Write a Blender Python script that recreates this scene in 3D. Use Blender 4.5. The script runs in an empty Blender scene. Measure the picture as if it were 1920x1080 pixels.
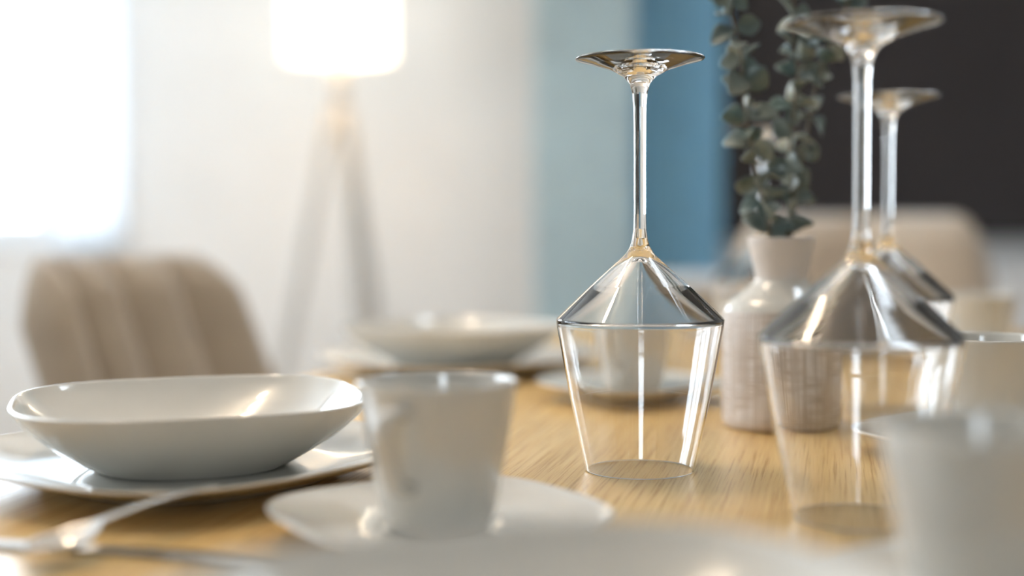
import bpy, bmesh, math, random
from mathutils import Vector, Matrix, noise
random.seed(4)
PI = math.pi
S = bpy.context.scene
COL = S.collection
TZ = 0.75                                   # height of the table top

# ------------------------------------------------------------------ camera
cd = bpy.data.cameras.new('camera'); cam = bpy.data.objects.new('camera', cd); COL.objects.link(cam)
S.camera = cam
cd.sensor_width = 36.0
cd.lens = 36.0 * 2500 / 1920
cd.clip_start = 0.02; cd.clip_end = 60
cam.matrix_world = (Matrix.Translation((0, 0, TZ + 0.151))
                    @ Matrix.Rotation(math.radians(90 - 2.63), 4, 'X')
                    @ Matrix.Rotation(math.radians(-0.25), 4, 'Z'))
cd.dof.use_dof = True
cd.dof.focus_distance = 0.815
cd.dof.aperture_fstop = 1.85
cd.dof.aperture_blades = 0

# ------------------------------------------------------------------ daylight, exposure
w = bpy.data.worlds.new('daylight'); S.world = w; w.use_nodes = True
bg = w.node_tree.nodes['Background']
bg.inputs['Color'].default_value = (0.86, 0.94, 1.0, 1)
bg.inputs['Strength'].default_value = 4.3
S.view_settings.view_transform = 'Standard'
S.view_settings.look = 'None'
S.view_settings.gamma = 1
S.view_settings.use_curve_mapping = False
S.view_settings.exposure = 1.56
S.cycles.use_denoising = True
S.cycles.max_bounces = 16
S.cycles.transmission_bounces = 14
S.cycles.glossy_bounces = 6
S.cycles.diffuse_bounces = 5
S.cycles.caustics_refractive = True
S.cycles.caustics_reflective = False
S.cycles.sample_clamp_indirect = 12
S.cycles.blur_glossy = 0.3

XL, XR, YB, YF, CH = -2.75, 3.3, -2.3, 4.75, 2.6      # room
# windows: name, plane, extents
WIN_BACK = (-2.68, -1.40, 0.86, 2.42)        # x0 x1 z0 z1 on the far wall
WIN_LEFT = (1.2, 3.5, 0.85, 2.15)            # y0 y1 z0 z1 on the left wall
ROOF_WIN = (0.75, 1.30, 1.25, 2.05)          # x0 x1 y0 y1, roof window in the ceiling
WIN_NEAR = (-0.70, -0.05, 1.2, 2.1)           # x0 x1 z0 z1 on the wall behind

def portal(name, loc, rot, sx, sy):
    l = bpy.data.lights.new(name, 'AREA'); l.shape = 'RECTANGLE'; l.size = sx; l.size_y = sy
    l.cycles.is_portal = True
    o = bpy.data.objects.new(name, l); o.location = loc; o.rotation_euler = rot; COL.objects.link(o)
portal('window_portal', ((WIN_BACK[0] + WIN_BACK[1]) / 2, YF + 0.25, (WIN_BACK[2] + WIN_BACK[3]) / 2), (-PI / 2, 0, 0), 1.28, 1.56)
portal('window_portal', (XL - 0.25, (WIN_LEFT[0] + WIN_LEFT[1]) / 2, 1.5), (0, -PI / 2, 0), 1.3, 2.3)
portal('window_portal', ((WIN_NEAR[0] + WIN_NEAR[1]) / 2, YB - 0.25, 1.65), (PI / 2, 0, 0), 0.65, 0.9)


portal('window_portal', ((ROOF_WIN[0] + ROOF_WIN[1]) / 2, (ROOF_WIN[2] + ROOF_WIN[3]) / 2, CH + 0.19), (0, 0, 0), 0.55, 0.8)

# ------------------------------------------------------------------ helpers
def mesh_obj(name, bm, mat=None, parent=None, smooth=True, flip=False):
    bmesh.ops.recalc_face_normals(bm, faces=bm.faces)
    me = bpy.data.meshes.new(name); bm.to_mesh(me); bm.free()
    if smooth:
        for p in me.polygons: p.use_smooth = True
    o = bpy.data.objects.new(name, me); COL.objects.link(o)
    if mat: me.materials.append(mat)
    if parent: o.parent = parent
    return o

def tag(o, label, cat, group=None):
    o['label'] = label; o['category'] = cat
    if group: o['group'] = group
    return o

def thing(name, label, cat, loc=(0, 0, 0), rz=0, group=None):
    o = bpy.data.objects.new(name, None); COL.objects.link(o)
    o.empty_display_size = 0.05
    o.location = loc; o.rotation_euler = (0, 0, rz)
    return tag(o, label, cat, group)

def copy_thing(o, loc, rz, label, parent=None):
    c = o.copy(); COL.objects.link(c)
    if parent is None:
        c.location = loc; c.rotation_euler = (0, 0, rz); c['label'] = label
    else:
        c.parent = parent
    for ch in [x for x in COL.objects if x.parent == o]:
        copy_thing(ch, None, None, None, c)
    return c

def struct(o):
    o['kind'] = 'structure'; return o

def box(bm, x0, x1, y0, y1, z0, z1, bev=0, seg=2):
    b = bmesh.new()
    bmesh.ops.create_cube(b, size=1)
    for v in b.verts:
        v.co = Vector(((x0 + x1) / 2 + v.co.x * (x1 - x0), (y0 + y1) / 2 + v.co.y * (y1 - y0), (z0 + z1) / 2 + v.co.z * (z1 - z0)))
    if bev:
        bmesh.ops.bevel(b, geom=b.edges[:], offset=bev, segments=seg, affect='EDGES', profile=0.6)
    me = bpy.data.meshes.new('t'); b.to_mesh(me); b.free(); bm.from_mesh(me); bpy.data.meshes.remove(me)
    return bm

def lathe(bm, prof, seg=96, n=None, sq=None, ell=1.0):
    """revolve (r, z); n = superellipse exponent, sq(r) = how much of it applies"""
    rings = []
    for r, z in prof:
        if r < 1e-6:
            rings.append([bm.verts.new((0, 0, z))]); continue
        ring = []
        for k in range(seg):
            a = 2 * PI * k / seg
            f = 1.0
            if n:
                f = (abs(math.cos(a)) ** n + abs(math.sin(a)) ** n) ** (-1.0 / n)
                if sq: f = 1 + (f - 1) * sq(r)
            ring.append(bm.verts.new((r * f * math.cos(a), r * f * math.sin(a), z)))
        rings.append(ring)
    for A, B in zip(rings, rings[1:]):
        if len(A) == 1 and len(B) == 1: continue
        for k in range(seg):
            j = (k + 1) % seg
            if len(A) == 1: bm.faces.new((A[0], B[j], B[k]))
            elif len(B) == 1: bm.faces.new((A[k], A[j], B[0]))
            else: bm.faces.new((A[k], A[j], B[j], B[k]))
    return bm

def catmull(pts, sub):
    out = []
    P = [pts[0]] + list(pts) + [pts[-1]]
    for i in range(1, len(P) - 2):
        p0, p1, p2, p3 = [Vector(p) for p in P[i - 1:i + 3]]
        for k in range(sub):
            t = k / sub
            out.append(0.5 * ((2 * p1) + (-p0 + p2) * t + (2 * p0 - 5 * p1 + 4 * p2 - p3) * t * t + (-p0 + 3 * p1 - 3 * p2 + p3) * t ** 3))
    out.append(Vector(P[-2]))
    return out

def tube(bm, pts, rad, seg=10, flat=1.0, cap=True):
    """tube along points; rad number or list; flat squashes the second axis"""
    pts = [Vector(p) for p in pts]; n = len(pts)
    rads = rad if isinstance(rad, (list, tuple)) else [rad] * n
    T = [(pts[min(i + 1, n - 1)] - pts[max(i - 1, 0)]).normalized() for i in range(n)]
    u = T[0].cross(Vector((0, 0, 1)))
    if u.length < 1e-3: u = T[0].cross(Vector((0, 1, 0)))
    u.normalize(); rings = []
    for i in range(n):
        u = (u - T[i] * u.dot(T[i])).normalized(); v = T[i].cross(u)
        rings.append([bm.verts.new(pts[i] + rads[i] * (u * math.cos(2 * PI * k / seg) + v * flat * math.sin(2 * PI * k / seg))) for k in range(seg)])
    for A, B in zip(rings, rings[1:]):
        for k in range(seg): bm.faces.new((A[k], A[(k + 1) % seg], B[(k + 1) % seg], B[k]))
    if cap:
        bm.faces.new(rings[0][::-1]); bm.faces.new(rings[-1])
    return bm

# ------------------------------------------------------------------ materials
def mat(name, color, rough=0.5, spec=0.5, metal=0.0, coat=0.0, sheen=0.0):
    m = bpy.data.materials.new(name); m.use_nodes = True
    b = m.node_tree.nodes['Principled BSDF']
    b.inputs['Base Color'].default_value = (*color, 1)
    b.inputs['Roughness'].default_value = rough
    b.inputs['Specular IOR Level'].default_value = spec
    b.inputs['Metallic'].default_value = metal
    b.inputs['Coat Weight'].default_value = coat
    b.inputs['Coat Roughness'].default_value = 0.05
    b.inputs['Sheen Weight'].default_value = sheen
    return m

def nd(m, t, **kw):
    n = m.node_tree.nodes.new(t)
    for k, v in kw.items(): setattr(n, k, v)
    return n
def lk(m, a, b): m.node_tree.links.new(a, b)
def bs(m): return m.node_tree.nodes['Principled BSDF']
def ramp(m, fac, stops):
    r = nd(m, 'ShaderNodeValToRGB'); e = r.color_ramp.elements
    e[0].position, e[0].color = stops[0][0], (*stops[0][1], 1)
    e[1].position, e[1].color = stops[-1][0], (*stops[-1][1], 1)
    for p, c in stops[1:-1]:
        x = e.new(p); x.color = (*c, 1)
    lk(m, fac, r.inputs['Fac']); return r.outputs['Color']
def noise_tex(m, scale, vec=None, detail=3, rough=0.5):
    n = nd(m, 'ShaderNodeTexNoise'); n.inputs['Scale'].default_value = scale
    n.inputs['Detail'].default_value = detail; n.inputs['Roughness'].default_value = rough
    if vec is not None: lk(m, vec, n.inputs['Vector'])
    return n.outputs['Fac']
def mapping(m, scale=(1, 1, 1), rot=(0, 0, 0)):
    tc = nd(m, 'ShaderNodeTexCoord'); mp = nd(m, 'ShaderNodeMapping')
    mp.inputs['Scale'].default_value = scale; mp.inputs['Rotation'].default_value = rot
    lk(m, tc.outputs['Object'], mp.inputs['Vector']); return mp.outputs['Vector']
def bump(m, h, strength, dist):
    b = nd(m, 'ShaderNodeBump'); b.inputs['Strength'].default_value = strength; b.inputs['Distance'].default_value = dist
    lk(m, h, b.inputs['Height']); lk(m, b.outputs['Normal'], bs(m).inputs['Normal'])

def painted(name, c, amp=0.03, rough=0.85):
    m = mat(name, c, rough, 0.3)
    f = noise_tex(m, 6, mapping(m), 4)
    lk(m, ramp(m, f, [(0.3, tuple(max(0, x - amp) for x in c)), (0.7, c)]), bs(m).inputs['Base Color'])
    bump(m, noise_tex(m, 220, mapping(m), 2), 0.1, 0.0005)
    return m
M_WALL = painted('wall_paint', (0.785, 0.785, 0.78))
M_WALL2 = painted('light_damping_grey', (0.30, 0.28, 0.26))  # unseen wall behind the camera, darkened to cut light on camera-facing sides
M_CEIL = painted('ceiling_paint', (0.86, 0.86, 0.85))
M_TRIM = painted('white_lacquer', (0.87, 0.89, 0.91), 0.01, 0.4)

M_PORC = mat('white_porcelain', (0.78, 0.77, 0.71), 0.12, 0.5, coat=0.6)
_f = noise_tex(M_PORC, 30, mapping(M_PORC), 2)
lk(M_PORC, ramp(M_PORC, _f, [(0.3, (0.665, 0.65, 0.60)), (0.7, (0.69, 0.675, 0.625))]), bs(M_PORC).inputs['Base Color'])

M_GLASS = bpy.data.materials.new('clear_glass'); M_GLASS.use_nodes = True
b = bs(M_GLASS); b.inputs['Base Color'].default_value = (1, 1, 1, 1); b.inputs['Roughness'].default_value = 0.0
b.inputs['IOR'].default_value = 1.52; b.inputs['Transmission Weight'].default_value = 1.0
_b2 = noise_tex(M_GLASS, 90, mapping(M_GLASS, (1, 1, 0.35)), 2)
bump(M_GLASS, _b2, 0.02, 0.0002)

M_PANE = bpy.data.materials.new('window_glass'); M_PANE.use_nodes = True
_nt = M_PANE.node_tree; _nt.nodes.clear()
_t = _nt.nodes.new('ShaderNodeBsdfTransparent'); _t.inputs[0].default_value = (0.96, 0.98, 1, 1)
_g = _nt.nodes.new('ShaderNodeBsdfGlossy'); _g.inputs['Roughness'].default_value = 0.02
_mx = _nt.nodes.new('ShaderNodeMixShader'); _mx.inputs[0].default_value = 0.06
_o = _nt.nodes.new('ShaderNodeOutputMaterial')
_nt.links.new(_t.outputs[0], _mx.inputs[1]); _nt.links.new(_g.outputs[0], _mx.inputs[2]); _nt.links.new(_mx.outputs[0], _o.inputs[0])

# oak: grain runs along local Y of the table
M_OAK = mat('oiled_oak', (0.5, 0.32, 0.15), 0.27, 0.5)
v1 = mapping(M_OAK, (45, 1.3, 45)); v2 = mapping(M_OAK, (600, 9, 600)); v3 = mapping(M_OAK, (1.0, 0.25, 1))
fA = noise_tex(M_OAK, 1, v1, 5, 0.6); fB = noise_tex(M_OAK, 1, v2, 4, 0.65); fC = noise_tex(M_OAK, 3, v3, 2)
cA = ramp(M_OAK, fA, [(0.25, (0.76, 0.50, 0.20)), (0.5, (0.86, 0.60, 0.27)), (0.75, (0.90, 0.67, 0.34))])
cB = ramp(M_OAK, fB, [(0.34, (0.56, 0.47, 0.36)), (0.48, (0.93, 0.91, 0.88)), (0.66, (1, 1, 1))])
mx = nd(M_OAK, 'ShaderNodeMix', data_type='RGBA', blend_type='MULTIPLY'); mx.inputs[0].default_value = 0.85
lk(M_OAK, cA, mx.inputs[6]); lk(M_OAK, cB, mx.inputs[7])
mx2 = nd(M_OAK, 'ShaderNodeMix', data_type='RGBA', blend_type='MULTIPLY'); mx2.inputs[0].default_value = 0.6
lk(M_OAK, mx.outputs[2], mx2.inputs[6]); lk(M_OAK, ramp(M_OAK, fC, [(0.35, (0.88, 0.84, 0.78)), (0.65, (1, 1, 1))]), mx2.inputs[7])
lk(M_OAK, mx2.outputs[2], bs(M_OAK).inputs['Base Color'])
bump(M_OAK, fB, 0.25, 0.0004)

M_STEEL = mat('polished_steel', (0.72, 0.71, 0.69), 0.14, metal=1.0)
lk(M_STEEL, ramp(M_STEEL, noise_tex(M_STEEL, 300, mapping(M_STEEL, (1, 12, 1))), [(0.3, (0.12,) * 3), (0.7, (0.2,) * 3)]), bs(M_STEEL).inputs['Roughness'])
M_BLACK = mat('black_metal', (0.025, 0.025, 0.028), 0.45)
bump(M_BLACK, noise_tex(M_BLACK, 400, mapping(M_BLACK)), 0.1, 0.0003)

def fabric(name, c, sc=900):
    m = mat(name, c, 0.9, 0.25, sheen=0.5)
    f = noise_tex(m, sc, mapping(m), 2); g = noise_tex(m, 14, mapping(m), 3)
    mxx = nd(m, 'ShaderNodeMix', data_type='RGBA', blend_type='MULTIPLY'); mxx.inputs[0].default_value = 1
    lk(m, ramp(m, f, [(0.3, tuple(x * 0.8 for x in c)), (0.7, tuple(min(1, x * 1.1) for x in c))]), mxx.inputs[6])
    lk(m, ramp(m, g, [(0.3, (0.86, 0.86, 0.88)), (0.7, (1, 1, 1))]), mxx.inputs[7])
    lk(m, mxx.outputs[2], bs(m).inputs['Base Color']); bump(m, f, 0.4, 0.0006); return m
M_TAUPE = fabric('taupe_velvet', (0.44, 0.375, 0.295))
M_TAUPE2 = fabric('sand_velvet', (0.56, 0.46, 0.35))
M_CURT = fabric('pale_blue_cloth', (0.58, 0.74, 0.80), 500)
M_CURT2 = fabric('blue_cloth', (0.27, 0.58, 0.82), 500)
M_CONS = mat('tan_wood', (0.5, 0.4, 0.27), 0.5)
lk(M_CONS, ramp(M_CONS, noise_tex(M_CONS, 1, mapping(M_CONS, (4, 60, 60)), 4), [(0.3, (0.46, 0.37, 0.25)), (0.7, (0.56, 0.46, 0.32))]), bs(M_CONS).inputs['Base Color'])
M_WOODLT = mat('light_ash_wood', (0.62, 0.54, 0.44), 0.5)
lk(M_WOODLT, ramp(M_WOODLT, noise_tex(M_WOODLT, 1, mapping(M_WOODLT, (60, 60, 3)), 4), [(0.3, (0.44, 0.42, 0.39)), (0.7, (0.52, 0.50, 0.46))]), bs(M_WOODLT).inputs['Base Color'])
M_FLOOR = mat('oak_floor', (0.5, 0.38, 0.26), 0.4)
_v = mapping(M_FLOOR, (9, 0.9, 1)); _bt = nd(M_FLOOR, 'ShaderNodeTexBrick'); lk(M_FLOOR, mapping(M_FLOOR, (1, 1, 1), (0, 0, PI / 2)), _bt.inputs['Vector'])
_bt.inputs['Scale'].default_value = 1; _bt.inputs['Brick Width'].default_value = 1.6; _bt.inputs['Row Height'].default_value = 0.16; _bt.inputs['Mortar Size'].default_value = 0.003
_bt.inputs['Color1'].default_value = (0.55, 0.42, 0.29, 1); _bt.inputs['Color2'].default_value = (0.47, 0.36, 0.25, 1); _bt.inputs['Mortar'].default_value = (0.2, 0.15, 0.1, 1)
mxf = nd(M_FLOOR, 'ShaderNodeMix', data_type='RGBA', blend_type='MULTIPLY'); mxf.inputs[0].default_value = 0.7
lk(M_FLOOR, _bt.outputs['Color'], mxf.inputs[6]); lk(M_FLOOR, ramp(M_FLOOR, noise_tex(M_FLOOR, 2, _v, 5), [(0.3, (0.75, 0.72, 0.68)), (0.7, (1, 1, 1))]), mxf.inputs[7])
lk(M_FLOOR, mxf.outputs[2], bs(M_FLOOR).inputs['Base Color'])

M_SHEER = bpy.data.materials.new('sheer_cloth'); M_SHEER.use_nodes = True
_nt = M_SHEER.node_tree; _nt.nodes.clear()
_tl = _nt.nodes.new('ShaderNodeBsdfTranslucent'); _tl.inputs[0].default_value = (0.9, 0.93, 0.96, 1)
_df = _nt.nodes.new('ShaderNodeBsdfDiffuse'); _df.inputs[0].default_value = (0.9, 0.92, 0.94, 1)
_m1 = _nt.nodes.new('ShaderNodeMixShader'); _m1.inputs[0].default_value = 0.35
_tr = _nt.nodes.new('ShaderNodeBsdfTransparent'); _m2 = _nt.nodes.new('ShaderNodeMixShader')
_tcs = _nt.nodes.new('ShaderNodeTexCoord'); _ns = _nt.nodes.new('ShaderNodeTexNoise'); _ns.inputs['Scale'].default_value = 900
_mr = _nt.nodes.new('ShaderNodeMapRange'); _mr.inputs['To Min'].default_value = 0.7; _mr.inputs['To Max'].default_value = 0.95
_nt.links.new(_tcs.outputs['Object'], _ns.inputs['Vector']); _nt.links.new(_ns.outputs['Fac'], _mr.inputs['Value']); _nt.links.new(_mr.outputs[0], _m2.inputs[0])
_o = _nt.nodes.new('ShaderNodeOutputMaterial')
_nt.links.new(_tl.outputs[0], _m1.inputs[1]); _nt.links.new(_df.outputs[0], _m1.inputs[2])
_nt.links.new(_tr.outputs[0], _m2.inputs[1]); _nt.links.new(_m1.outputs[0], _m2.inputs[2]); _nt.links.new(_m2.outputs[0], _o.inputs[0])

def emissive(name, c, s):
    m = mat(name, c, 0.8); bs(m).inputs['Emission Color'].default_value = (*c, 1); bs(m).inputs['Emission Strength'].default_value = s
    f = noise_tex(m, 400, mapping(m, (1, 1, 0.2)), 2)
    lk(m, ramp(m, f, [(0.3, tuple(x * 0.9 for x in c)), (0.7, c)]), bs(m).inputs['Base Color'])
    return m
M_SHADE = emissive('glowing_shade_cloth', (1.0, 0.87, 0.68), 1.1)
M_BULB = emissive('lit_bulb', (1.0, 0.78, 0.5), 8)

# vase: glazed white, body with scratched vertical and horizontal lines
M_VASE = mat('scratched_stoneware', (0.70, 0.66, 0.63), 0.45, 0.5)
tc = nd(M_VASE, 'ShaderNodeTexCoord'); sx = nd(M_VASE, 'ShaderNodeSeparateXYZ'); lk(M_VASE, tc.outputs['Object'], sx.inputs[0])
at = nd(M_VASE, 'ShaderNodeMath', operation='ARCTAN2'); lk(M_VASE, sx.outputs[1], at.inputs[0]); lk(M_VASE, sx.outputs[0], at.inputs[1])
def vase_vec(ka, kz):
    c = nd(M_VASE, 'ShaderNodeCombineXYZ')
    a = nd(M_VASE, 'ShaderNodeMath', operation='MULTIPLY'); a.inputs[1].default_value = ka; lk(M_VASE, at.outputs[0], a.inputs[0])
    z = nd(M_VASE, 'ShaderNodeMath', operation='MULTIPLY'); z.inputs[1].default_value = kz; lk(M_VASE, sx.outputs[2], z.inputs[0])
    lk(M_VASE, a.outputs[0], c.inputs[0]); lk(M_VASE, z.outputs[0], c.inputs[1]); return c.outputs[0]
vert = ramp(M_VASE, noise_tex(M_VASE, 1, vase_vec(34, 12), 2, 0.4), [(0.40, (0, 0, 0)), (0.56, (1, 1, 1))])
horz = ramp(M_VASE, noise_tex(M_VASE, 1, vase_vec(1.6, 560), 2, 0.4), [(0.40, (0, 0, 0)), (0.56, (1, 1, 1))])
patch = ramp(M_VASE, noise_tex(M_VASE, 1, vase_vec(1.1, 45), 1), [(0.42, (0, 0, 0)), (0.50, (1, 1, 1))])
mh = nd(M_VASE, 'ShaderNodeMix', data_type='RGBA'); lk(M_VASE, patch, mh.inputs[0]); mh.inputs[6].default_value = (1, 1, 1, 1); lk(M_VASE, horz, mh.inputs[7])
mm = nd(M_VASE, 'ShaderNodeMix', data_type='RGBA', blend_type='MULTIPLY'); mm.inputs[0].default_value = 1; lk(M_VASE, vert, mm.inputs[6]); lk(M_VASE, mh.outputs[2], mm.inputs[7])
cc = nd(M_VASE, 'ShaderNodeMix', data_type='RGBA'); lk(M_VASE, mm.outputs[2], cc.inputs[0])
cc.inputs[6].default_value = (0.50, 0.43, 0.37, 1); cc.inputs[7].default_value = (0.80, 0.765, 0.755, 1)
lk(M_VASE, cc.outputs[2], bs(M_VASE).inputs['Base Color']); bump(M_VASE, mm.outputs[2], 0.5, 0.0006)

M_NECK = painted('matt_stoneware', (0.72, 0.67, 0.63), 0.05, 0.5)
# eucalyptus leaves: dark blue-green with paler backs
M_LEAF = mat('eucalyptus_leaf', (0.10, 0.15, 0.13), 0.42, 0.5)
geo = nd(M_LEAF, 'ShaderNodeNewGeometry'); fn = noise_tex(M_LEAF, 55, mapping(M_LEAF), 3)
cf = ramp(M_LEAF, fn, [(0.3, (0.09, 0.125, 0.12)), (0.55, (0.17, 0.21, 0.195)), (0.75, (0.24, 0.255, 0.21))])
rnd = ramp(M_LEAF, geo.outputs['Random Per Island'], [(0.0, (0.55, 0.75, 0.75)), (0.5, (1, 1, 1)), (1.0, (1.9, 1.7, 1.55))])
ml = nd(M_LEAF, 'ShaderNodeMix', data_type='RGBA', blend_type='MULTIPLY'); ml.inputs[0].default_value = 1
lk(M_LEAF, cf, ml.inputs[6]); lk(M_LEAF, rnd, ml.inputs[7]); lk(M_LEAF, ml.outputs[2], bs(M_LEAF).inputs['Base Color'])
bump(M_LEAF, fn, 0.3, 0.001)
M_TWIG = mat('eucalyptus_twig', (0.16, 0.13, 0.09), 0.7)
lk(M_TWIG, ramp(M_TWIG, noise_tex(M_TWIG, 300, mapping(M_TWIG)), [(0.3, (0.11, 0.10, 0.07)), (0.7, (0.2, 0.16, 0.11))]), bs(M_TWIG).inputs['Base Color'])

M_SCREEN = mat('dark_screen', (0.028, 0.024, 0.026), 0.45, 0.4)
lk(M_SCREEN, ramp(M_SCREEN, noise_tex(M_SCREEN, 3, mapping(M_SCREEN)), [(0.3, (0.036, 0.032, 0.034)), (0.7, (0.042, 0.037, 0.039))]), bs(M_SCREEN).inputs['Base Color'])

# ------------------------------------------------------------------ room shell
def wall_with_hole(name, axis, pos, thick, a0, a1, hole):
    """wall normal to axis; a0..a1 its run; hole (a, b, z0, z1)"""
    bm = bmesh.new()
    ha, hb, z0, z1 = hole
    parts = [(a0, ha, 0, CH), (hb, a1, 0, CH), (ha, hb, 0, z0), (ha, hb, z1, CH)]
    for p, q, lo, hi in parts:
        if axis == 'y': box(bm, p, q, pos, pos + thick, lo, hi)
        else: box(bm, pos, pos + thick, p, q, lo, hi)
    return struct(mesh_obj(name, bm, M_WALL, smooth=False))
wall_with_hole('wall_back', 'y', YF, 0.3, XL, XR, WIN_BACK)
wall_with_hole('wall_left', 'x', XL - 0.3, 0.3, YB - 0.3, YF + 0.3, WIN_LEFT)
wall_with_hole('wall_front', 'y', YB - 0.3, 0.3, XL, XR, WIN_NEAR).data.materials[0] = M_WALL2
struct(mesh_obj('wall_right', box(bmesh.new(), XR, XR + 0.3, YB - 0.3, YF + 0.3, 0, CH), M_WALL, smooth=False))
struct(mesh_obj('floor', box(bmesh.new(), XL - .3, XR + .3, YB - .3, YF + .3, -0.1, 0), M_FLOOR, smooth=False))
bm = bmesh.new(); a0, a1, b0, b1 = ROOF_WIN
for q in ((XL - .3, a0, YB - .3, YF + .3), (a1, XR + .3, YB - .3, YF + .3), (a0, a1, YB - .3, b0), (a0, a1, b1, YF + .3)):
    box(bm, *q, CH, CH + 0.2)
struct(mesh_obj('ceiling', bm, M_CEIL, smooth=False))
bm = bmesh.new(); e = 0.05
for q in ((a0, a0 + e, b0, b1), (a1 - e, a1, b0, b1), (a0 + e, a1 - e, b0, b0 + e), (a0 + e, a1 - e, b1 - e, b1)):
    box(bm, *q, CH + 0.10, CH + 0.16, 0.004)
w5 = struct(mesh_obj('window_4', bm, M_TRIM, smooth=False))
mesh_obj('pane', box(bmesh.new(), a0 + e, a1 - e, b0 + e, b1 - e, CH + 0.125, CH + 0.131), M_PANE, w5, smooth=False)
struct(mesh_obj('baseboard_back', box(bmesh.new(), XL, XR, YF - 0.015, YF, 0, 0.08, 0.004), M_TRIM, smooth=False))

def window(name, axis, pos, hole, mullions, mw):
    a, b_, z0, z1 = hole; fw = 0.07
    bm = bmesh.new()
    def bx(p, q, lo, hi):
        if axis == 'y': box(bm, p, q, pos, pos + 0.07, lo, hi, 0.006)
        else: box(bm, pos, pos + 0.07, p, q, lo, hi, 0.006)
    bx(a, a + fw, z0, z1); bx(b_ - fw, b_, z0, z1); bx(a + fw, b_ - fw, z0, z0 + fw); bx(a + fw, b_ - fw, z1 - fw, z1)
    for m_ in mullions: bx(m_ - mw, m_ + mw, z0 + fw, z1 - fw)
    root = struct(mesh_obj(name, bm, M_TRIM, smooth=False))
    g = bmesh.new()
    if axis == 'y': box(g, a + fw, b_ - fw, pos + 0.03, pos + 0.036, z0 + fw, z1 - fw)
    else: box(g, pos + 0.03, pos + 0.036, a + fw, b_ - fw, z0 + fw, z1 - fw)
    mesh_obj('pane', g, M_PANE, root, smooth=False)
    s = bmesh.new()
    if axis == 'y': box(s, a - 0.04, b_ + 0.04, (pos - 0.16 if pos > 0 else pos + 0.02), (pos + 0.0 if pos > 0 else pos + 0.30), z0 - 0.035, z0, 0.005)
    else: box(s, (pos + 0.05 if pos < 0 else pos - 0.28), (pos + 0.30 if pos < 0 else pos + 0.0), a - 0.04, b_ + 0.04, z0 - 0.035, z0, 0.005)
    mesh_obj('sill', s, M_TRIM, root, smooth=False)
    return root
window('window_1', 'y', YF + 0.14, WIN_BACK, (-1.667,), 0.08)
window('window_2', 'x', XL - 0.22, WIN_LEFT, (2.0, 2.7), 0.045)
window('window_3', 'y', YB - 0.22, WIN_NEAR, (), 0)

def pleats(name, x0, x1, y, z0, z1, pitch, amp, m, thick=0.0015, nz=14, wob=0.004):
    bm = bmesh.new(); n = int((x1 - x0) / pitch * 12)
    grid = []
    for j in range(nz + 1):
        z = z0 + (z1 - z0) * j / nz; row = []
        for i in range(n + 1):
            x = x0 + (x1 - x0) * i / n
            ph = 2 * PI * (x - x0) / pitch + 0.8 * math.sin(9 * x)
            row.append(bm.verts.new((x + wob * math.sin(3 * z + 20 * x), y + amp * math.sin(ph) * (1 + 0.15 * math.sin(4 * z)), z)))
        grid.append(row)
    for A, B in zip(grid, grid[1:]):
        for i in range(n): bm.faces.new((A[i], A[i + 1], B[i + 1], B[i]))
    o = mesh_obj(name, bm, m)
    s = o.modifiers.new('thick', 'SOLIDIFY'); s.thickness = thick
    return o
sheer = tag(pleats('sheer_curtain', -1.60, -1.37, YF - 0.045, 0.80, 2.50, 0.055, 0.014, M_SHEER, 0.0006),
            'white sheer curtain hanging at the right side of the bright window', 'curtain')
tag(pleats('curtain', 0.075, 0.405, YF - 0.35, 0.03, 2.45, 0.016, 0.004, M_CURT),
    'pale grey-blue finely pleated curtain beside the white wall', 'curtain')
tag(pleats('curtain', 0.405, 0.72, YF - 0.20, 0.03, 2.45, 0.03, 0.008, M_CURT2),
    'strong blue pleated curtain between pale curtain and dark screen', 'curtain')
r = bmesh.new(); tube(r, [(0.02, YF - 0.275, 2.50), (0.80, YF - 0.275, 2.50)], 0.012)
rod = tag(mesh_obj('curtain_rail', r, M_BLACK), 'black rail above the two blue curtains', 'curtain rail')
r = bmesh.new(); tube(r, [(-2.7, YF - 0.045, 2.52), (-1.3, YF - 0.045, 2.52)], 0.01)
tag(mesh_obj('curtain_rail', r, M_BLACK), 'thin rail carrying the sheer curtain over the window', 'curtain rail')

# television on the far wall and the white sideboard under it
tv = thing('television', 'large dark television on the far wall above the white sideboard', 'television', (1.62, YF - 0.06, 0.875))
mesh_obj('casing', box(bmesh.new(), -0.94, 0.94, -0.02, 0.055, -0.02, 1.10, 0.006), M_BLACK, tv, smooth=False)
mesh_obj('screen', box(bmesh.new(), -0.925, 0.925, -0.024, -0.0195, -0.005, 1.085, 0.001), M_SCREEN, tv, smooth=False)
sb = thing('sideboard', 'long low white sideboard below the dark television', 'sideboard', (2.05, YF - 0.25, 0))
mesh_obj('body', box(bmesh.new(), -0.75, 0.95, -0.22, 0.22, 0.10, 0.76, 0.004), M_TRIM, sb, smooth=False)
for k in range(3):
    d = mesh_obj('door', box(bmesh.new(), -0.74 + k * 0.563, -0.19 + k * 0.563, -0.24, -0.2205, 0.115, 0.745, 0.003), M_TRIM, sb, smooth=False)
    kb = bmesh.new(); tube(kb, [(-0.25 + k * 0.563, -0.24, 0.45), (-0.25 + k * 0.563, -0.26, 0.45)], 0.01)
    mesh_obj('handle', kb, M_BLACK, d)
for sx_ in (-0.7, 0.9):
    for sy_ in (-0.18, 0.18):
        lb = bmesh.new(); tube(lb, [(sx_, sy_, 0), (sx_, sy_, 0.10)], 0.015); mesh_obj('leg', lb, M_BLACK, sb)

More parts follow.
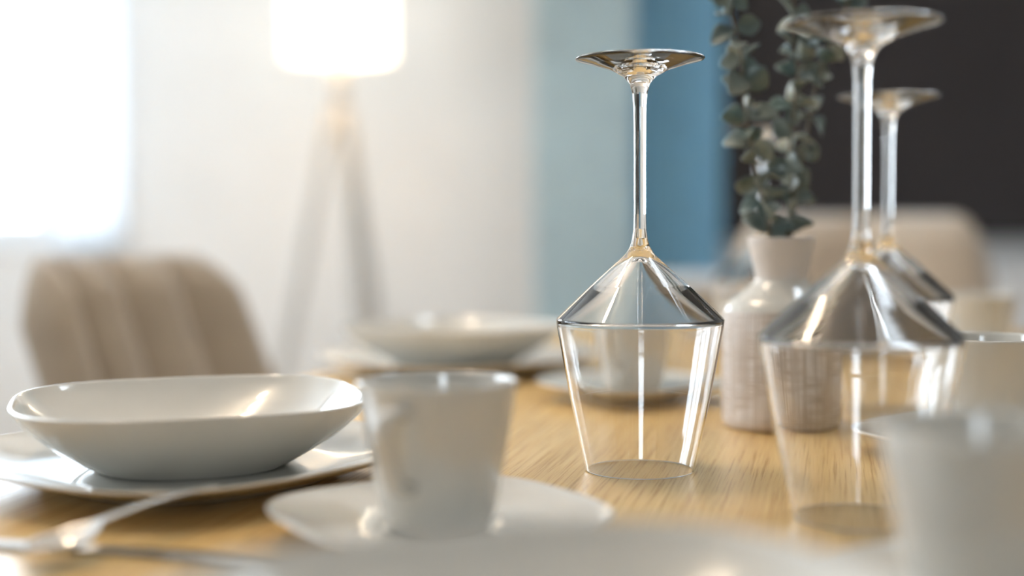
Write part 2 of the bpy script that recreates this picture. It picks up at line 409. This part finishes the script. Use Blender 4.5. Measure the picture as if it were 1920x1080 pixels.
cn = thing('console', 'tan wooden console with a pale top in front of the blue curtain', 'cabinet', (0.53, 3.1, 0))
mesh_obj('body', box(bmesh.new(), -0.21, 0.26, -0.17, 0.17, 0.12, 0.76, 0.004), M_CONS, cn, smooth=False)
mesh_obj('countertop', box(bmesh.new(), -0.22, 0.27, -0.18, 0.18, 0.7605, 0.785, 0.004), M_TRIM, cn, smooth=False)
for sx_ in (-0.18, 0.23):
    for sy_ in (-0.14, 0.14):
        lb = bmesh.new(); tube(lb, [(sx_, sy_, 0), (sx_, sy_, 0.12)], 0.014); mesh_obj('leg', lb, M_BLACK, cn)

# ------------------------------------------------------------------ floor lamp
LX, LY = -0.53, 4.15
lamp = thing('floor_lamp', 'tripod floor lamp with pale wooden legs and glowing white drum shade', 'lamp', (LX, LY, 0))
sh = bmesh.new()
lathe(sh, [(0.161, 1.43), (0.164, 1.43), (0.164, 1.75), (0.161, 1.75), (0.161, 1.43)], 64)
mesh_obj('lamp_shade', sh, M_SHADE, lamp)
hb = bmesh.new(); tube(hb, [(0, 0, 1.20), (0, 0, 1.53)], 0.022, 16)
lathe(hb, [(0, 1.18), (0.03, 1.18), (0.033, 1.20), (0.033, 1.235), (0.03, 1.25), (0, 1.25)], 24)
hub = mesh_obj('stem', hb, M_WOODLT, lamp)
sp = bmesh.new()
for k in range(3):
    a = k * 2 * PI / 3; tube(sp, [(0.01 * math.cos(a), 0.01 * math.sin(a), 1.45), (0.162 * math.cos(a), 0.162 * math.sin(a), 1.45)], 0.003, 6)
mesh_obj('shade_ring', sp, M_BLACK, lamp)
bb = bmesh.new(); bmesh.ops.create_uvsphere(bb, u_segments=16, v_segments=12, radius=0.03)
for v in bb.verts: v.co.z += 1.56
mesh_obj('bulb', bb, M_BULB, lamp)
for (fx, fy) in ((-0.26, -0.10), (0.12, -0.25), (0.15, 0.24)):
    lb = bmesh.new()
    top = Vector((fx * 0.09, fy * 0.09, 1.27)); bot = Vector((fx, fy, 0.0))
    tube(lb, [bot, bot.lerp(top, 0.5), top], [0.014, 0.019, 0.016], 12)
    mesh_obj('leg', lb, M_WOODLT, lamp)
pl = bpy.data.lights.new('lamp_bulb_light', 'POINT'); pl.energy = 0.7; pl.color = (1.0, 0.76, 0.48); pl.shadow_soft_size = 0.035
po = bpy.data.objects.new('lamp_bulb_light', pl); po.location = (LX, LY, 1.60); COL.objects.link(po)

# ceiling lamp over the table, above the frame: a short bar with four warm globes
M_GLOBE = emissive('warm_globe', (1.0, 0.80, 0.58), 30)
cl = thing('ceiling_lamp', 'ceiling lamp with four warm glass globes above the left of the table', 'lamp', (-0.62, 1.42, CH))
kb = bmesh.new(); box(kb, -0.04, 0.04, -0.35, 0.35, -0.03, 0, 0.005); mesh_obj('ceiling_bar', kb, M_BLACK, cl, smooth=False)
for k, (gx, gy) in enumerate(((0, -0.27), (0, -0.09), (0, 0.09), (0, 0.27))):
    kb = bmesh.new(); tube(kb, [(gx, gy, -0.03), (gx, gy, -0.12)], 0.012, 12); mesh_obj('lamp_arm', kb, M_BLACK, cl)
    kb = bmesh.new(); bmesh.ops.create_uvsphere(kb, u_segments=20, v_segments=14, radius=0.045)
    for v in kb.verts: v.co += Vector((gx, gy, -0.165))
    mesh_obj('globe', kb, M_GLOBE, cl)

# ------------------------------------------------------------------ table
TA = math.radians(13.5)
U = Vector((math.cos(TA), -math.sin(TA), 0)); V = Vector((math.sin(TA), math.cos(TA), 0))
EDGE = Vector((-0.352, 0.765, 0))
TW = 0.95
c0 = EDGE + U * (TW / 2)                      # point on the centre line
TL0, TL1 = -0.62, 1.33                        # along V from c0
ctr = c0 + V * ((TL0 + TL1) / 2)
hl = (TL1 - TL0) / 2
table = thing('dining_table', 'pale oak dining table set with porcelain and upturned wine glasses', 'table', (ctr.x, ctr.y, 0), -TA)
mesh_obj('tabletop', box(bmesh.new(), -TW / 2, TW / 2, -hl, hl, TZ - 0.035, TZ, 0.004, 3), M_OAK, table, smooth=False)
for sx_ in (-1, 1):
    for sy_ in (-1, 1):
        x_, y_ = sx_ * (TW / 2 - 0.12), sy_ * (hl - 0.22)
        mesh_obj('leg', box(bmesh.new(), x_ - 0.035, x_ + 0.035, y_ - 0.035, y_ + 0.035, 0, TZ - 0.0355, 0.004), M_OAK, table, smooth=False)

# ------------------------------------------------------------------ porcelain
def fac(r0, r1): return lambda r: max(0.0, min(1.0, (r - r0) / (r1 - r0)))
def cm(prof): return [(r / 100, z / 100) for r, z in prof]
def smooth_prof(pts, sub=4):
    return [(max(0, p.x), p.y) for p in catmull([(r, z, 0) for r, z in pts], sub)]
N_SQ = 3.1
def make_plate():
    p = [(0, 0.80), (5, 0.80), (7.3, 0.80), (8.0, 0.85), (8.9, 1.02), (10.2, 1.38), (11.6, 1.78), (12.0, 1.93), (12.12, 1.98), (12.2, 1.93), (12.1, 1.80),
         (11.5, 1.50), (10.2, 1.05), (8.9, 0.55), (8.0, 0.32), (7.6, 0.05), (7.45, 0.0), (7.25, 0.02), (7.15, 0.25), (5, 0.27), (0, 0.27)]
    return lathe(bmesh.new(), cm(smooth_prof(p, 3)), 128, N_SQ, fac(0.03, 0.12))
def make_bowl():
    p = [(0, 0.55), (3, 0.56), (5.0, 0.72), (6.7, 1.35), (8.1, 2.35), (9.1, 3.30), (9.62, 3.95), (9.76, 4.08), (9.9, 4.06), (9.9, 3.92),
         (9.3, 3.05), (8.3, 2.0), (7.0, 0.98), (5.9, 0.28), (5.5, 0.03), (5.3, 0.0), (5.1, 0.05), (5.0, 0.2), (3, 0.22), (0, 0.22)]
    return lathe(bmesh.new(), cm(smooth_prof(p, 3)), 128, N_SQ, fac(0.035, 0.095))
def make_saucer():
    p = [(0, 0.62), (2.4, 0.62), (2.8, 0.66), (3.2, 0.75), (4.6, 0.82), (6.2, 1.02), (7.1, 1.22), (7.35, 1.32), (7.47, 1.34), (7.52, 1.26), (7.2, 1.08),
         (6.2, 0.75), (4.9, 0.40), (4.2, 0.05), (4.05, 0.0), (3.9, 0.05), (3.8, 0.25), (2, 0.27), (0, 0.27)]
    return lathe(bmesh.new(), cm(smooth_prof(p, 3)), 112, N_SQ, fac(0.03, 0.07))
CUP_H = 7.0
def make_cup_body():
    p = [(0, 0.45), (1.6, 0.47), (2.2, 0.62), (2.52, 1.1), (2.85, 2.6), (3.25, 4.6), (3.62, 6.7), (3.68, 6.95), (3.76, 7.02), (3.84, 6.95), (3.83, 6.7),
         (3.50, 4.7), (3.12, 2.6), (2.82, 1.0), (2.65, 0.45), (2.4, 0.1), (2.2, 0.0), (2.05, 0.02), (1.95, 0.18), (0, 0.2)]
    return lathe(bmesh.new(), cm(smooth_prof(p, 3)), 96)
def make_cup_handle():
    bm = bmesh.new()
    pts = [(3.45, 0, 5.75), (3.85, 0, 5.85), (4.8, 0, 5.95), (5.45, 0, 5.75), (5.6, 0, 5.2), (5.35, 0, 4.2), (4.9, 0, 3.2), (4.3, 0, 2.6), (3.6, 0, 2.35), (2.98, 0, 2.3)]
    c = catmull([tuple(x / 100 for x in p) for p in pts], 5)
    tube(bm, c, 0.0045, 14, 0.72)
    return bm
plate0 = None
def place_setting_plate(x, y, rz, rb, lab_p, lab_b):
    global plate0, bowl0
    if plate0 is None:
        plate0 = mesh_obj('dinner_plate', make_plate(), M_PORC); bowl0 = mesh_obj('pasta_bowl', make_bowl(), M_PORC)
        for m_, k, kz in ((plate0, 1.07, 1.0), (bowl0, 1.04, 1.02)):
            for v in m_.data.vertices: v.co.x *= k; v.co.y *= k; v.co.z *= kz
        p, q = plate0, bowl0
    else:
        p = plate0.copy(); COL.objects.link(p); q = bowl0.copy(); COL.objects.link(q)
    p.location = (x, y, TZ + 0.0002); q.location = (x + 0.0, y, TZ + 0.0084)
    p.rotation_euler = (0, 0, rz); q.rotation_euler = (0, 0, rb)
    tag(p, lab_p, 'plate', 'square white dinner plates on the table'); tag(q, lab_b, 'bowl', 'white pasta bowls on the plates')
PR = math.radians(45 - 13.5); PL = math.radians(65)
place_setting_plate(-0.195, 0.805, math.radians(52), math.radians(18), 'white rounded-square dinner plate nearest the front left, under the sharper bowl', 'white deep rounded-square bowl on the front left plate')
place_setting_plate(-0.060, 1.385, math.radians(40), math.radians(48), 'white rounded-square dinner plate behind the front cup, under the second bowl', 'white deep bowl behind the front cup, left of the sharp glass')
place_setting_plate(0.360, 1.615, PR, PR, 'white dinner plate at the far end of the table, behind the vase', 'white deep bowl at the far end of the table, behind the vase')
place_setting_plate(0.012, 0.345, math.radians(40), math.radians(20), 'white dinner plate at the bottom edge, under the strongly blurred bowl', 'strongly blurred white bowl along the bottom edge of the picture')

cup0 = saucer0 = None
def cup_and_saucer(x, y, rz, lab_c, lab_s, srz=None):
    global cup0, saucer0
    if cup0 is None:
        cup0 = thing('coffee_cup', lab_c, 'cup', (x, y, TZ + 0.0083), rz, 'white coffee cups on saucers')
        mesh_obj('body', make_cup_body(), M_PORC, cup0); mesh_obj('handle', make_cup_handle(), M_PORC, cup0)
        saucer0 = mesh_obj('saucer', make_saucer(), M_PORC); s = saucer0
        for v in s.data.vertices: v.co.z *= 1.25
    else:
        copy_thing(cup0, (x, y, TZ + 0.0083), rz, lab_c)
        s = saucer0.copy(); COL.objects.link(s)
    s.location = (x, y, TZ + 0.0002); s.rotation_euler = (0, 0, PR if srz is None else srz)
    tag(s, lab_s, 'saucer', 'square white saucers under the cups')
HD = math.radians(-112)
cup_and_saucer(-0.036, 0.635, HD, 'white coffee cup in the front centre beside the large bowl', 'white saucer under the coffee cup in the front centre')
cup_and_saucer(0.104, 1.155, math.radians(-118), 'white coffee cup seen through the sharp upturned glass', 'white saucer behind the sharp upturned glass')
cup_and_saucer(0.490, 1.400, math.radians(80), 'farthest white coffee cup, at the right in front of the sand chair', 'white saucer under the farthest cup at the right')
cup_and_saucer(0.308, 0.865, math.radians(70), 'white coffee cup behind the blurred corner cup at the right edge', 'white saucer whose tip points at the vase from the right edge')
cup_and_saucer(0.172, 0.480, math.radians(-40), 'huge blurred white cup in the bottom right corner', 'white saucer under the huge blurred corner cup', math.radians(40))

# ------------------------------------------------------------------ wine glasses, upside down
def make_glass():
    inner = [(0, 12.88), (0.15, 12.86), (0.35, 12.78), (0.62, 12.62), (4.95, 9.34), (5.03, 9.26), (5.06, 9.18), (5.055, 9.08), (4.2, 4.4), (3.26, 0.06)]
    rim = [(3.28, 0.015), (3.315, 0.0), (3.35, 0.015), (3.365, 0.06)]
    outer = [(4.3, 4.4), (5.12, 8.95), (5.155, 9.25), (5.165, 9.32), (5.155, 9.38), (5.11, 9.44), (3.0, 11.45), (1.10, 13.15), (0.84, 13.42), (0.62, 13.8),
             (0.48, 14.3), (0.40, 14.9), (0.375, 15.8), (0.37, 18.5), (0.375, 21.0), (0.40, 22.4), (0.47, 23.2), (0.62, 23.75), (1.0, 24.2), (1.75, 24.6), (2.8, 24.93),
             (3.72, 25.16), (3.9, 25.22), (3.95, 25.29), (3.9, 25.36), (3.75, 25.35), (2.8, 25.17), (1.75, 24.97), (1.0, 24.84), (0.5, 24.78), (0, 24.76)]
    prof = inner + rim + outer; out = [prof[0]]
    for p, q in zip(prof, prof[1:]):            # support loops: short spans next to every corner of a long one
        d = math.hypot(q[0] - p[0], q[1] - p[1])
        if d > 0.5:
            ts = [0.03 / d, 0.1 / d] + [k / int(d / 0.3 + 1) for k in range(1, int(d / 0.3 + 1))] + [1 - 0.1 / d, 1 - 0.03 / d]
            out += [(p[0] + (q[0] - p[0]) * t, p[1] + (q[1] - p[1]) * t) for t in sorted(ts)]
        out.append(q)
    return lathe(bmesh.new(), cm(out), 160)
g0 = None
for (x, y, lab) in ((0.0787, 0.820, 'sharp clear wine glass upside down in front of the blue curtain'),
                    (0.1785, 0.682, 'nearest blurred wine glass upside down in front of the vase'),
                    (0.3000, 1.065, 'upturned wine glass standing just right of the vase, partly behind the nearest one'),
                    (0.2700, 1.450, 'farthest upturned wine glass, mostly hidden behind the vase')):
    if g0 is None: g0 = mesh_obj('wine_glass', make_glass(), M_GLASS); g = g0
    else: g = g0.copy(); COL.objects.link(g)
    g.location = (x, y, TZ + 0.0003)
    tag(g, lab, 'glass', 'upturned wine glasses on the table')

# ------------------------------------------------------------------ vase with eucalyptus
VX, VY = 0.202, 1.000
vase = thing('vase', 'white bottle-shaped stoneware vase with scratched line pattern, holding eucalyptus', 'vase', (VX, VY, TZ + 0.0002), 0.4)
vp = [(0, 0.0), (3.6, 0.0), (4.1, 0.08), (4.3, 0.35), (4.36, 0.9), (4.38, 3), (4.38, 6), (4.36, 8.3), (4.28, 8.75)]
vp2 = [(4.28, 8.75), (4.12, 9.15), (3.75, 9.55), (3.2, 9.95), (2.5, 10.45), (2.05, 10.85), (1.93, 11.15)]
vp3 = [(1.93, 11.15), (1.97, 11.5), (2.15, 12.4), (2.38, 13.5), (2.50, 14.1), (2.48, 14.22), (2.40, 14.22), (2.33, 14.1), (2.15, 13.2), (1.85, 12), (1.7, 11.2), (2.4, 10.2), (3.9, 8.8), (4.05, 8.0), (4.05, 0.6), (0, 0.5)]
mesh_obj('body', lathe(bmesh.new(), cm(vp), 96), M_VASE, vase)
mesh_obj('shoulder', lathe(bmesh.new(), cm(vp2), 96), M_PORC, vase)['label'] = 'smooth glossy white glazed shoulder'
mesh_obj('neck', lathe(bmesh.new(), cm(vp3), 96), M_NECK, vase)

def leaf(bm, base, direction, normal, L, Wd, cup):
    d = direction.normalized(); n = (normal - d * normal.dot(d)).normalized(); s = d.cross(n)
    NU, NV = 8, 6; top = []; bot = []
    th = 0.00045
    for i in range(NU + 1):
        t = i / NU; wv = Wd * 0.5 * max(0.02, math.sin(PI * (0.02 + 0.96 * t) ** 0.88)) ** 0.75
        rt = []; rb = []
        for j in range(NV + 1):
            q = -1 + 2 * j / NV
            p = base + d * (L * t) + s * (wv * q) + n * (cup * (wv * q) ** 2 / (Wd * 0.5) - 0.35 * cup * L * (t - 0.1) ** 2)
            rt.append(bm.verts.new(p + n * th)); rb.append(bm.verts.new(p - n * th))
        top.append(rt); bot.append(rb)
    for i in range(NU):
        for j in range(NV):
            bm.faces.new((top[i][j], top[i][j + 1], top[i + 1][j + 1], top[i + 1][j]))
            bm.faces.new((bot[i][j], bot[i + 1][j], bot[i + 1][j + 1], bot[i][j + 1]))
        bm.faces.new((top[i][0], top[i + 1][0], bot[i + 1][0], bot[i][0]))
        bm.faces.new((top[i][NV], bot[i][NV], bot[i + 1][NV], top[i + 1][NV]))
    for j in range(NV):
        bm.faces.new((top[0][j], bot[0][j], bot[0][j + 1], top[0][j + 1]))
        bm.faces.new((top[NU][j], top[NU][j + 1], bot[NU][j + 1], bot[NU][j]))

def branch(pts, step, size, start, label, seed):
    """pts relative to the vase base, cm"""
    rg = random.Random(seed)
    c = catmull([(x / 100, y / 100, z / 100) for x, y, z in pts], 12)
    root = thing('eucalyptus_branch', label, 'branch', (VX, VY, TZ), 0, 'eucalyptus branches in the vase')
    bm = bmesh.new(); n = len(c)
    tube(bm, c, [0.0019 * (1 - 0.6 * i / n) for i in range(n)], 8)
    mesh_obj('stem', bm, M_TWIG, root)
    fb = bmesh.new(); acc = 0; az = rg.random() * 6
    for i in range(1, n):
        acc += (c[i] - c[i - 1]).length
        if c[i].z * 100 < start or acc < step: continue
        acc = 0; T = (c[min(i + 1, n - 1)] - c[i - 1]).normalized(); az += PI / 2 + rg.uniform(-0.35, 0.35)
        e1 = T.cross(Vector((0.3, 1, 0))).normalized(); e2 = T.cross(e1)
        for k in (0, PI):
            a = az + k + rg.uniform(-0.25, 0.25)
            out = e1 * math.cos(a) + e2 * math.sin(a)
            up = rg.uniform(-1.1, 1.3)
            dr = (out + T * up).normalized()
            nr = (T * rg.uniform(0.1, 0.7) + Vector((rg.uniform(-.8, .8), rg.uniform(-1.3, .3), rg.uniform(-.3, .6)))).normalized()
            sz = size * rg.uniform(0.8, 1.2)
            leaf(fb, c[i] + out * 0.0015, dr, nr, sz, sz * rg.uniform(0.8, 1.0), rg.uniform(0.2, 0.8))
    mesh_obj('foliage', fb, M_LEAF, root)
branch([(-0.8, -.3, 0.8), (-0.8, -.3, 8), (-1.0, -.6, 14.3), (-1.5, -.9, 17), (-2.3, -1.0, 20.2), (-3.0, -1.1, 24.2), (-3.3, -1.1, 28), (-4.3, -1.0, 31.5), (-5.2, -1, 34)], 0.0095, 0.0190, 14.6, 'dense eucalyptus branch leaning left out of the vase neck', 3)
branch([(0.3, .2, 0.8), (0.3, .2, 8), (0.5, .2, 14.3), (0.9, .3, 17.5), (0.7, .3, 21.3), (1.2, .3, 26), (0.9, .3, 30.5), (1.0, .3, 35)], 0.0098, 0.0178, 14.6, 'upright dense eucalyptus branch in the middle of the vase', 8)
branch([(0.6, 1.2, 0.8), (0.7, 1.1, 8), (0.9, 1.0, 14.3), (1.6, 1.6, 18), (2.3, 2.0, 22), (3.4, 2.2, 27.3), (4.2, 2.2, 29.3), (5.3, 2.2, 31.6), (5.9, 2.2, 34)], 0.0140, 0.0150, 17.0, 'thin eucalyptus branch with small leaves leaning right', 21)

# ------------------------------------------------------------------ cutlery
def spoon_mesh(L, bl, bw, hw, depth, lift):
    """spoon along +x: bowl 0..bl, handle to L"""
    bm = bmesh.new(); n = 44; m = 8; rows = []
    for i in range(n + 1):
        t = i / n; x = L * t
        if x < bl:
            q = x / bl; wd = bw * max(0.03, math.sin(PI * min(1, 0.03 + q * 0.93)) ** 0.62) * (1 - 0.12 * q)
            wd = max(wd, 0.0022 if q > .5 else 0.001); dp = depth * math.sin(PI * q) ** 0.8
        else:
            q = (x - bl) / (L - bl); wd = 0.0024 + (hw - 0.0024) * q ** 1.3
            if q > 0.95: wd *= math.sqrt(max(0.05, 1 - ((q - 0.95) / 0.05) ** 2 * 0.9))
            dp = 0
        zc = 0.0
        if x >= bl * 0.75:
            q = (x - bl * 0.75) / (L - bl * 0.75); zc = lift * math.sin(PI * min(1, q * 1.0)) * 0.9 + 0.001
        rows.append([bm.verts.new((x, wd * (-1 + 2 * j / m), depth - dp * (1 - (-1 + 2 * j / m) ** 2) + zc + 0.0008)) for j in range(m + 1)])
    for A, B in zip(rows, rows[1:]):
        for j in range(m): bm.faces.new((A[j], B[j], B[j + 1], A[j + 1]))
    o = mesh_obj('spoon', bm, M_STEEL)
    s = o.modifiers.new('thick', 'SOLIDIFY'); s.thickness = 0.0016; s.offset = 0
    b_ = o.modifiers.new('soft', 'SUBSURF'); b_.levels = 1; b_.render_levels = 1
    return o
def knife_mesh():
    """table knife along +x: handle 0..0.10, blade to 0.205"""
    bm = bmesh.new(); rows = []; n = 40
    for i in range(n + 1):
        x = 0.205 * i / n
        if x < 0.10: lo, hi, th = -0.0055 - 0.0015 * math.sin(PI * x / 0.1), 0.0055 + 0.0015 * math.sin(PI * x / 0.1), 0.0032
        else:
            q = (x - 0.10) / 0.105
            hi = 0.0062; lo = -0.0045 - 0.0045 * math.sin(PI * min(1, q * 0.9)); th = 0.0011
            if q > 0.85: lo = lo + (hi - lo) * ((q - 0.85) / 0.15) ** 2 * 0.92
        if i == 0: lo, hi = lo * 0.6, hi * 0.6
        rows.append([bm.verts.new((x, y, z)) for y, z in ((lo, 0.0016), ((lo + hi) / 2, 0.0016 + th / 2), (hi, 0.0016), ((lo + hi) / 2, 0.0016 - th / 2))])
    for A, B in zip(rows, rows[1:]):
        for j in range(4): bm.faces.new((A[j], A[(j + 1) % 4], B[(j + 1) % 4], B[j]))
    bm.faces.new(rows[0]); bm.faces.new(rows[-1][::-1])
    return mesh_obj('table_knife', bm, M_STEEL, smooth=False)
kn = knife_mesh(); kn.location = (-0.292, 0.640, TZ + 0.0003); kn.rotation_euler = (0, 0, -TA)
tag(kn, 'steel table knife lying flat between the spoon and the blurred bottom bowl', 'knife')
sp2 = spoon_mesh(0.120, 0.040, 0.0135, 0.0042, 0.006, 0.003)
sp2.location = (-0.2130, 0.579, TZ + 0.0040)
dx = Vector((0.039, 0.065, 0)); sp2.rotation_euler = (0, -math.radians(3.2), math.atan2(dx.y, dx.x))
tag(sp2, 'small steel spoon pointing at the rim of the front left plate', 'spoon')

# ------------------------------------------------------------------ chairs
def make_chair(fabric_mat, label, group, top=0.85, wid=0.46, channels=4, curve=0.06):
    """origin on the floor under the seat, faces +x"""
    t = thing('dining_chair', label, 'chair', group=group)
    # backrest: padded shell with vertical channels
    bm = bmesh.new(); z0, z1 = 0.47, top; NY, NZ = 64, 28
    def pt(i, j, side):
        s = -1 + 2 * i / NY; v = j / NZ
        hw = wid / 2 * (1.0 - 0.10 * v)
        cr = 0.09
        z = z0 + (z1 - z0) * v
        # rounded top corners
        e = abs(s)
        dz = 0
        zt = z1 - (0.085 * max(0, (e - 0.72) / 0.28) ** 2.2) - 0.004
        z = z0 + (zt - z0) * v
        y = s * hw
        ch = abs(math.sin(PI * (s + 1) / 2 * channels)) ** 0.75
        edge = min(1, (1 - e) / 0.10) ** 0.5 * min(1, (1 - v) / 0.10) ** 0.5 * min(1, (v + 0.02) / 0.08) ** 0.5
        front = (0.002 + 0.046 * ch * (0.3 + 0.7 * edge)) * edge
        back = -0.018 * edge
        x = -0.200 - 0.165 * v + curve * (e ** 2)
        return (x + (front if side else back), y, z)
    G = [[[bm.verts.new(pt(i, j, sd)) for i in range(NY + 1)] for j in range(NZ + 1)] for sd in (0, 1)]
    for sd in (0, 1):
        for j in range(NZ):
            for i in range(NY): bm.faces.new((G[sd][j][i], G[sd][j][i + 1], G[sd][j + 1][i + 1], G[sd][j + 1][i]))
    bmesh.ops.remove_doubles(bm, verts=bm.verts, dist=0.0004)
    bmesh.ops.holes_fill(bm, edges=[e for e in bm.edges if e.is_boundary], sides=0)
    bk = mesh_obj('backrest', bm, fabric_mat, t)
    sm = bmesh.new(); box(sm, -0.235, 0.215, -wid / 2 + 0.01, wid / 2 - 0.01, 0.40, 0.475, 0.03, 5)
    mesh_obj('seat', sm, fabric_mat, t)
    for a in (-1, 1):
        for b_ in (-1, 1):
            lb = bmesh.new(); tube(lb, [(a * 0.21, b_ * 0.20, 0), (a * 0.15, b_ * 0.15, 0.41)], [0.010, 0.014], 12)
            mesh_obj('leg', lb, M_BLACK, t)
    return t
ch1 = make_chair(M_TAUPE, 'taupe channel-tufted dining chair at the left behind the large bowl', 'upholstered dining chairs', 0.868, 0.43, 4)
ch1.location = (-0.248, 1.66, 0); ch1.rotation_euler = (0, 0, math.radians(-30))
ch2 = make_chair(M_TAUPE2, 'sand-coloured wide dining chair at the far end of the table, under the dark television', 'upholstered dining chairs', 0.925, 0.50, 2, 0.03)
ch2.location = (0.565, 2.06, 0); ch2.rotation_euler = (0, 0, math.radians(-100))
